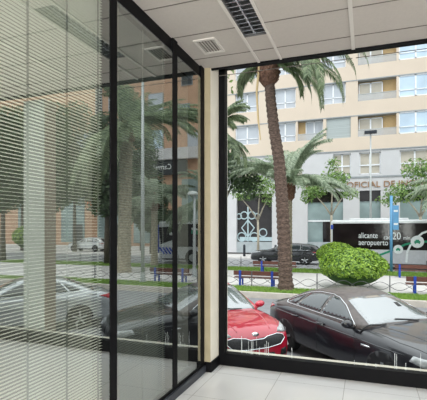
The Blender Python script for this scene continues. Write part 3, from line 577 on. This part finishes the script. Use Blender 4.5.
class Car:
    def __init__(s, name, label, loc, yaw, body, cabin, wside, paint, zbase, roofm=None, group=None, scale=(1, 1, 1)):
        s.t = empty(name, loc, yaw, label, 'car', group); s.t.scale = scale; s.paint = paint
        secs = []
        for (x, w, zb, zt, zc) in body:
            h = zt-zb
            half = [(0, zb), (.75*w, zb), (.94*w, zb+.03), (.985*w, zb+.22*h), (w, zb+.48*h), (.995*w, zb+.70*h), (.975*w, zb+.84*h), (.945*w, zb+.95*h), (.88*w, zt+.02*h), (.62*w, zt+(zc-zt)*.72), (.3*w, zt+(zc-zt)*.95), (0, zc)]
            secs.append([(x, y, z) for y, z in half]+[(x, -y, z) for y, z in half[-2:0:-1]])
        v, f = loft(secs); s.body = sub_mesh('body', v, f, paint, s.t)
        secs = []
        for (x, tz) in cabin:
            zb = zbase; tz = max(tz, zb+.02); h = tz-zb
            half = [(wside(zb)-.02, zb-.12), (wside(zb), zb), (wside(zb+h*.5), zb+h*.5), (wside(tz)-.0, tz-.08*min(1, h/.3)), (wside(tz)-.10, tz-.015), (wside(tz)*.55, tz+.012), (0, tz+.02)]
            secs.append([(x, y, z) for y, z in half]+[(x, -y, z) for y, z in half[-2::-1]])
        v, f = loft(secs); s.cab = sub_mesh('cabin', v, f, roofm or paint, s.t)
        vs = []; fs = []
        for o in (s.body, s.cab):
            b = len(vs); vs += [q.co.copy() for q in o.data.vertices]; fs += [tuple(b+i for i in p.vertices) for p in o.data.polygons]
        s.bvh = BVHTree.FromPolygons(vs, fs)
    def hit(s, p, d, off):
        d = Vector(d).normalized(); p = Vector(p); l, n, i, ds = s.bvh.ray_cast(p-d*6, d, 12)
        if l is None: l, n, i, ds = s.bvh.find_nearest(p)
        if n.dot(d) > 0: n = -n
        return l+n*off
    def patch(s, name, poly, to3, d, m, off=.008, cuts=3, parent=None):
        bm = bmesh.new(); vs = [bm.verts.new(to3(*p)) for p in poly]; bm.faces.new(vs); bmesh.ops.triangulate(bm, faces=bm.faces[:])
        for _ in range(cuts):
            e = [e for e in bm.edges if e.calc_length() > .09]
            if e: bmesh.ops.subdivide_edges(bm, edges=e, cuts=1); bmesh.ops.triangulate(bm, faces=bm.faces[:])
        for w in bm.verts: w.co = s.hit(w.co, d, off)
        bm.normal_update()
        if sum(f.normal.dot(Vector(d)) for f in bm.faces) > 0: bmesh.ops.reverse_faces(bm, faces=bm.faces[:])
        rim = {}
        for e in [e for e in bm.edges if e.is_boundary]:
            a, b = e.verts
            if e.link_faces[0].loops and [l for l in e.link_faces[0].loops if l.edge == e][0].vert != a: a, b = b, a
            for w in (a, b):
                if w not in rim: rim[w] = bm.verts.new(w.co+Vector(d).normalized()*(off+.004))
            bm.faces.new((b, a, rim[a], rim[b]))
        me = bpy.data.meshes.new(name); bm.to_mesh(me); bm.free(); me.materials.append(m); me.polygons.foreach_set('use_smooth', [True]*len(me.polygons))
        o = bpy.data.objects.new(name, me); COL.objects.link(o); o.parent = parent or s.t; return o
    def line(s, name, pts, to3, d, m, r=.01, off=.004, parent=None, n=8):
        q = []
        for a, b in zip(pts, pts[1:]):
            for k in range(n): q.append(s.hit(to3(a[0]+(b[0]-a[0])*k/n, a[1]+(b[1]-a[1])*k/n), d, off))
        q.append(s.hit(to3(*pts[-1]), d, off)); return MB().tube(q, r, 6).build(name, m, parent or s.t, True)
    def wheels(s, xs, y, r):
        for x in xs:
            for sg in (-1, 1):
                s.patch('wheel_arch', [(x+(r+.055)*math.cos(a), r+(r+.055)*math.sin(a)) for a in [PI*2*k/20 for k in range(20)]], lambda X, Z: (X, sg*1.5, max(Z, .26)), (0, -sg, 0), M['plastic'], .003, 2)
                w = MB().lathe([(r*.62, -.11), (r*.97, -.10), (r, -.06), (r, .06), (r*.97, .10), (r*.66, .11)], (x, sg*y, r), 28, 'y').build('wheel', M['tyre'], s.t, True)
                k = MB().lathe([(r*.66, -.10), (r*.64, .0)], (x, sg*(y+.06), r), 24, 'y')
                k = MB().lathe([(r*.65, .085*sg), (r*.65, .06*sg)], (x, sg*y, r), 24, 'y')
                for j in range(5):
                    a = j*2*PI/5+.3; k.tube([(x+.05*math.cos(a), sg*(y+.1), r+.05*math.sin(a)), (x+r*.62*math.cos(a), sg*(y+.1), r+r*.62*math.sin(a))], .035, 5)
                k.lathe([(.06, 0), (.06, .01)], (x, sg*(y+.11), r), 12, 'y'); k.build('rim', M['rim'], w)
    def mirror(s, x, y, z, m, w=.11):
        for sg in (-1, 1):
            mm = MB(); prof = []
            for k in range(9):
                a = -PI/2+PI*k/8; prof.append((math.cos(a)*.5+.02, math.sin(a)))
            vs, fs = [], []
            for (r, h) in prof:
                for j in range(12):
                    a = 2*PI*j/12; vs.append((x+r*math.cos(a)*.15*1.1, sg*y+h*w, z+r*math.sin(a)*.15+.01*h*sg))
            for i in range(8):
                for j in range(12): fs.append((i*12+j, i*12+(j+1) % 12, (i+1)*12+(j+1) % 12, (i+1)*12+j))
            mm.add(vs, fs); mm.tube([(x+.02, sg*(y-w-.09), z-.09), (x, sg*(y-.03), z-.05)], .035, 8)
            mm.build('wing_mirror', m, s.t, True)
SIDE = lambda sg: (lambda x, z: (x, sg*1.6, z))
TOP = lambda x, y: (x, y, 2.2)
FRONT = lambda y, z: (3.2, y, z)
REAR = lambda y, z: (-3.2, y, z)
def saloon(label, loc, yaw, paint, roofm, scale=(1, 1, 1)):
    body = [(-2.42, .60, .38, .78, .84), (-2.39, .74, .30, .86, .93), (-2.28, .83, .26, .955, 1.03), (-2.0, .89, .22, 1.02, 1.09), (-1.5, .92, .2, 1.02, 1.11), (-.6, .935, .2, 1.0, 1.06), (.4, .935, .2, .97, 1.03), (.95, .93, .2, .95, 1.02), (1.45, .92, .2, .90, .965), (1.9, .885, .2, .83, .895), (2.2, .82, .2, .75, .81), (2.36, .72, .23, .66, .71), (2.42, .56, .28, .58, .62)]
    cabin = [(-2.0, .99), (-1.85, 1.06), (-1.55, 1.20), (-1.15, 1.37), (-.75, 1.445), (-.25, 1.46), (.12, 1.425), (.45, 1.28), (.80, 1.11), (1.05, .99)]
    ws = lambda z: .87-max(0, z-.97)*.58
    c = Car('saloon_car', label, loc, yaw, body, cabin, ws, paint, .97, roofm, scale=scale)
    c.patch('windscreen', [(.98, -.70), (.98, -.35), (1.0, 0), (.98, .35), (.98, .70), (.60, .635), (.20, .545), (.22, .25), (.23, 0), (.22, -.25), (.20, -.545), (.60, -.635)], TOP, (0, 0, -1), M['shieldglass'], .006)
    c.patch('rear_window', [(-1.85, -.62), (-1.9, 0), (-1.85, .62), (-1.2, .50), (-1.18, 0), (-1.2, -.50)], TOP, (0, 0, -1), M['carglass'], .006)
    for sg in (-1, 1):
        z = SIDE(sg); d = (0, -sg, 0)
        fw = [(.70, 1.035), (.30, 1.235), (.05, 1.335), (-.18, 1.37), (-.24, 1.05)]; rw = [(-.30, 1.052), (-.25, 1.375), (-.62, 1.37), (-.90, 1.325), (-1.12, 1.075)]; qw = [(-1.18, 1.08), (-.98, 1.30), (-1.2, 1.225), (-1.44, 1.12), (-1.40, 1.09)]
        for p in (fw, rw, qw): c.patch('side_window', p, z, d, M['carglass'], .006)
        c.line('window_trim', [(.80, 1.0), (.30, 1.26), (.03, 1.36), (-.2, 1.395), (-.62, 1.392), (-.92, 1.345), (-1.24, 1.235), (-1.52, 1.115), (-1.47, 1.065), (-.3, 1.03), (.76, 1.01)], z, d, M['chrome'], .008, .008)
        for x in (-.27, -1.10): c.line('door_gap', [(x, .98), (x+.02, .6), (x, .32)], z, d, M['plastic'], .005, 0)
        c.line('door_gap', [(.80, .95), (.86, .6), (.82, .32)], z, d, M['plastic'], .005, 0)
        for x in (-.14, -1.02):
            q = c.hit((x, sg*1.6, .86), d, .02); MB().tube([q+Vector((-.11, 0, -.005)), q+Vector((-.05, sg*.02, 0)), q+Vector((.05, sg*.02, 0)), q+Vector((.11, 0, .005))], .018, 8).build('door_handle', M['chrome'] if False else paint, c.t, True)
        c.line('side_crease', [(1.9, .74), (.8, .80), (-.6, .84), (-2.1, .88)], z, d, paint, .012, -.002)
        tag(c.patch('fender_vent', [(1.02, .70), (1.02, .735), (1.20, .73), (1.24, .71), (1.2, .70)], z, d, M['chrome'], .01, 1), 'small chrome side vent')
        c.patch('headlight', [(2.04, .675), (2.08, .755), (2.30, .71), (2.45, .64), (2.42, .575), (2.25, .61)], lambda x, zz: (x+.35, sg*(1.9-(x-2)*1.1), zz), (-.35, -sg*.9, 0), M['lamp'], .01)
        c.patch('tail_light', [(-2.02, .93), (-2.35, .95), (-2.50, .90), (-2.5, .76), (-2.32, .78)], lambda x, zz: (x-.3, sg*(1.9+(x+2)*1.0), zz), (.3, -sg*.9, 0), M['redlamp'], .01)
        c.patch('kidney_grille', [(sg*.03, .50), (sg*.03, .68), (sg*.26, .69), (sg*.32, .62), (sg*.27, .5)], FRONT, (-1, 0, 0), M['mesh'], .01)
    c.patch('lower_intake', [(-.6, .24), (-.55, .40), (.55, .40), (.6, .24)], FRONT, (-1, 0, 0), M['plastic'], .008)
    for y in (-.38, .38): c.line('wiper', [(1.02, y), (.95, y-.5)], TOP, (0, 0, -1), M['plastic'], .012, .02)
    for y in (-.28, .28): c.line('bonnet_crease', [(2.2, y*1.0), (1.6, y*1.35), (1.1, y*1.8)], TOP, (0, 0, -1), paint, .012, -.004)
    c.line('bonnet_gap', [(1.08, -.76), (1.7, -.74), (2.25, -.58)], TOP, (0, 0, -1), M['plastic'], .005, 0); c.line('bonnet_gap', [(1.08, .76), (1.7, .74), (2.25, .58)], TOP, (0, 0, -1), M['plastic'], .005, 0)
    c.mirror(.74, .98, 1.02, paint); c.wheels((-1.42, 1.5), .80, .33)
    return c
def suv(label, loc, yaw, paint, name='suv_car', front='tiger'):
    body = [(-2.22, .62, .42, .86, .90), (-2.17, .78, .34, .98, 1.02), (-2.0, .86, .28, 1.06, 1.1), (-1.4, .915, .25, 1.08, 1.12), (0, .925, .25, 1.06, 1.12), (.9, .92, .25, 1.05, 1.12), (1.4, .915, .25, 1.03, 1.09), (1.8, .885, .25, .97, 1.04), (2.02, .835, .25, .90, .985), (2.15, .765, .26, .82, .90), (2.22, .66, .29, .70, .78), (2.25, .5, .34, .60, .66)]
    cabin = [(-2.18, 1.06), (-2.1, 1.2), (-1.9, 1.45), (-1.6, 1.56), (-1.0, 1.62), (-.3, 1.63), (.05, 1.59), (.35, 1.46), (.75, 1.24), (1.05, 1.08)]
    ws = lambda z: .87-max(0, z-1.05)*.42
    c = Car(name, label, loc, yaw, body, cabin, ws, paint, 1.05)
    c.patch('windscreen', [(.98, -.72), (1.0, 0), (.98, .72), (.55, .67), (.14, .60), (.16, 0), (.14, -.60), (.55, -.67)], TOP, (0, 0, -1), M['shieldglass'], .006)
    c.patch('rear_window', [(-.6, 1.12), (.6, 1.12), (.52, 1.48), (-.52, 1.48)], REAR, (1, 0, 0), M['carglass'], .006)
    for sg in (-1, 1):
        z = SIDE(sg); d = (0, -sg, 0)
        for p in ([(.72, 1.10), (.2, 1.42), (-.1, 1.51), (-.18, 1.10)], [(-.25, 1.10), (-.2, 1.52), (-.75, 1.53), (-1.05, 1.50), (-1.1, 1.13)], [(-1.17, 1.15), (-1.13, 1.48), (-1.5, 1.42), (-1.7, 1.28), (-1.6, 1.18)]): c.patch('side_window', p, z, d, M['carglass'], .006)
        c.line('window_trim', [(.8, 1.075), (-1.7, 1.12)], z, d, M['chrome'], .01)
        for x in (-.2, -1.12, .85): c.line('door_gap', [(x, 1.0), (x+.02, .6), (x, .35)], z, d, M['plastic'], .005, 0)
        for x in (-.05, -.98):
            q = c.hit((x, sg*1.6, .95), d, .02); MB().tube([q+Vector((-.11, 0, 0)), q+Vector((0, sg*.02, 0)), q+Vector((.11, 0, 0))], .018, 8).build('door_handle', paint, c.t, True)
        c.patch('sill_cladding', [(-1.9, .26), (-1.9, .38), (1.8, .38), (1.8, .26)], z, d, M['plastic'], .006)
        c.patch('headlight', [(sg*.50, .85), (sg*.56, .90), (sg*.72, .945), (sg*.84, .965), (sg*.865, .93), (sg*.82, .87), (sg*.68, .825)], FRONT, (-1, 0, 0), M['lamp'], .012)
        c.patch('tail_light', [(-1.85, .98), (-2.2, 1.0), (-2.3, .9), (-2.0, .9)], lambda x, zz: (x-.3, sg*(1.9+(x+2)*1.0), zz), (.3, -sg*.9, 0), M['redlamp'], .01)
        c.patch('fog_lamp', [(sg*.52, .42), (sg*.54, .54), (sg*.68, .56), (sg*.68, .42)], FRONT, (-1, 0, 0), M['plastic'], .01); 
        c.line('bonnet_crease', [(2.1, sg*.36), (1.6, sg*.5), (1.0, sg*.66)], TOP, (0, 0, -1), paint, .014, -.004); c.line('bonnet_gap', [(1.0, sg*.78), (1.6, sg*.77), (2.1, sg*.6)], TOP, (0, 0, -1), M['plastic'], .005, 0)
    gp = [(-.64, .735), (-.60, .80), (-.48, .825), (-.24, .80), (-.15, .765), (.15, .765), (.24, .80), (.48, .825), (.60, .80), (.64, .735), (.52, .635), (.24, .60), (-.24, .60), (-.52, .635)]
    c.patch('grille', gp, FRONT, (-1, 0, 0), M['mesh'], .008); c.line('grille_surround', gp+gp[:1], FRONT, (-1, 0, 0), M['chrome'], .011, .010, n=3)
    c.patch('lower_intake', [(-.42, .38), (-.38, .5), (.38, .5), (.42, .38)], FRONT, (-1, 0, 0), M['plastic'], .008); c.patch('skid_strip', [(-.6, .3), (-.58, .345), (.58, .345), (.6, .3)], FRONT, (-1, 0, 0), M['chrome'], .012)
    em = [(0.075*math.cos(2*PI*k/18), .855+.034*math.sin(2*PI*k/18)) for k in range(18)]
    c.patch('emblem', em, FRONT, (-1, 0, 0), M['chrome'], .007, 1)
    for y in (-.35, .35): c.line('wiper', [(1.03, y), (.95, y-.5)], TOP, (0, 0, -1), M['plastic'], .012, .02)
    c.mirror(.68, 1.03, 1.12, paint, .12); c.wheels((-1.32, 1.36), .80, .35)
    return c
suv('bright red car with black mesh grille parked nose-on at the window', (-3.53, 9.25, GN), -.77, M['red'])
sal = saloon('black saloon car with dusty roof parked beside the red car', (-.05, 9.55, GN), -.79, M['navy'], M['dust'], (.99, 1.15, 1.05))
sal.patch('parking_badge', [(.62, .28), (.62, .36), (.50, .36), (.50, .28)], TOP, (0, 0, -1), M['plastic'], .012, 1)
saloon('silver saloon car seen only mirrored, through the blind at the left', (5.5, 9.5, GN), -.80, M['silver'], None)
suv('black car with sloping bonnet driving past behind the palm trunk', (-5.95, 33.0, GF-.08), PI, M['darkcar'], 'passing_car').t.scale = (1.2, 1, 1.0)
suv('white hatchback mirrored through the blind beside a dark tree', (26.7, 41.0, GF+.04), -.15, M['whitecar'], 'hatchback_car')

# ------------------------------------------------------------------ city bus
bus = empty('city_bus', (4.9, 31.6, GF-.08), math.radians(-3), 'long black and white city bus with green route line passing behind the bushes', 'bus')
L0, L1, HB, WB = -7.2, 7.0, 3.32, 2.5
y0 = -WB/2; o = MB().box(L0, L1, y0, WB/2, .32, HB).build('body', M['buswhite'], bus); bevel(o, .14, 4)
boxo('roof_pod', (L0+1.2, L0+5, -.9, .9, HB-.01, HB+.14), M['buswhite'], bus, .05); boxo('roof_pod', (.6, 4.2, -.9, .9, HB-.01, HB+.18), M['buswhite'], bus, .05)
boxo('side_glazing', (L0+.12, L1-1.5, y0-.02, y0+.01, 1.32, 3.1), M['busblack'], bus, .01); boxo('skirt', (L0+.1, L1-.15, y0-.015, y0+.01, .36, 1.32), M['buslilac'], bus, .01); boxo('lower_trim', (L0+.1, L1-.3, y0-.018, y0, .28, .40), M['plastic'], bus)
boxo('edge_strip', (L0-.01, L0+.16, y0-.025, y0+.02, 2.7, 3.0), M['busblue'], bus); boxo('edge_strip', (L1-.04, L1+.03, y0-.03, -y0, .8, 3.05), M['busblue'], bus)
o = MB().add([(L1-1.45, y0-.022, 1.95), (L1-.2, y0-.022, 1.5), (L1-.05, y0-.022, 2.85), (L1-1.45, y0-.022, 2.93), (L1-1.45, y0+.01, 1.95), (L1-.2, y0+.01, 1.5), (L1-.05, y0+.01, 2.85), (L1-1.45, y0+.01, 2.93)], [(0, 1, 2, 3), (4, 7, 6, 5), (0, 4, 5, 1), (1, 5, 6, 2), (2, 6, 7, 3), (3, 7, 4, 0)]).build('driver_window', M['busblack'], bus)
boxo('windscreen', (L1-.02, L1+.015, y0+.12, -y0-.12, 1.25, 2.85), M['carglass'], bus, .01)
for x in (L1-2.9, L0+2.6):
    MB().lathe([(.62, -.012), (.62, .02)], (x, y0-.012, .5), 28, 'y').build('wheel_arch', M['plastic'], bus)
    w = MB().lathe([(.30, -.03), (.48, -.02), (.5, .02), (.5, .2)], (x, y0-.01, .48), 28, 'y').build('wheel', M['tyre'], bus, True); MB().lathe([(.28, -.045), (.30, .0)], (x, y0-.01, .48), 20, 'y').build('rim', M['rim'], w)
def ribbon(name, pts, w, m, yy):
    v = []; f = []
    for i, (x, z) in enumerate(pts):
        a, b = pts[max(i-1, 0)], pts[min(i+1, len(pts)-1)]; dx, dz = b[0]-a[0], b[1]-a[1]; l = math.hypot(dx, dz); nx, nz = -dz/l*w/2, dx/l*w/2
        v += [(x+nx, yy, z+nz), (x-nx, yy, z-nz), (x+nx, yy+.012, z+nz), (x-nx, yy+.012, z-nz)]
    for i in range(len(pts)-1):
        k = i*4; f += [(k, k+1, k+5, k+4), (k+2, k+6, k+7, k+3), (k, k+4, k+6, k+2), (k+1, k+3, k+7, k+5)]
    build(name, v, f, m, bus)
yy = y0-.036
ribbon('route_line', [(-4.6, .55), (-4.0, .95), (-3.3, 1.25), (-2.4, 1.7), (-1.7, 1.88), (-.6, 1.9), (.6, 1.75)], .13, M['busgreen'], yy)
ribbon('white_arc', [(-2.35, .5), (-2.3, 1.2), (-2.0, 1.9), (-1.4, 2.45), (-.6, 2.75), (.4, 2.85)], .13, M['signwhite'], yy+.004)
ribbon('green_arc', [(1.0, .45), (1.5, .7), (1.9, 1.3), (2.5, 2.0), (3.3, 2.4), (4.2, 2.5)], .3, M['busgreen'], yy)
ribbon('white_arc', [(1.35, .5), (1.8, 1.5), (2.4, 2.2), (3.2, 2.62), (4.2, 2.74)], .13, M['signwhite'], yy+.004)
for i in range(4): ribbon('diagonal_stripe', [(L1-1.35+i*.28, .75), (L1-.95+i*.28, 1.25)], .13, M['busblue'], yy)
for x, z, r in ((-2.85, 1.36, .30), (-1.7, 1.88, .40), (-.4, 1.92, .34), (L1-1.1, 2.35, .13)):
    o = MB().lathe([(r, -.004), (r, .008)], (x, yy-.006, z), 24, 'y').build('route_disc', M['signwhite'], bus)
    if r > .2:
        q = r*.45; ic = MB().box(x-q, x+q, yy-.016, yy-.008, z-q*.5, z+q*.3); ic.box(x-q*.6, x+q*.6, yy-.016, yy-.008, z+q*.3, z+q*.75); ic.box(x-q*.8, x-q*.4, yy-.016, yy-.008, z-q*.8, z-q*.5); ic.box(x+q*.4, x+q*.8, yy-.016, yy-.008, z-q*.8, z-q*.5); ic.build('route_icon', M['busgreen'], o)
rt = (PI/2, 0, 0)
text('bus_lettering', 'alicante', .54, (-5.35, yy, 2.10), rt, M['signwhite'], bus, .006, sx=.76)
text('bus_lettering', 'aeropuerto', .54, (-5.35, yy, 1.62), rt, M['signwhite'], bus, .006, sx=.76)
text('bus_lettering', 'cada', .42, (-3.75, yy, 2.02), rt, M['signwhite'], bus, .006, sx=.8); text('bus_lettering', '20', .68, (-3.22, yy, 2.02), rt, M['signwhite'], bus, .006, sx=.8); text('bus_lettering', 'min.', .34, (-2.55, yy, 2.02), rt, M['signwhite'], bus, .006, sx=.85)
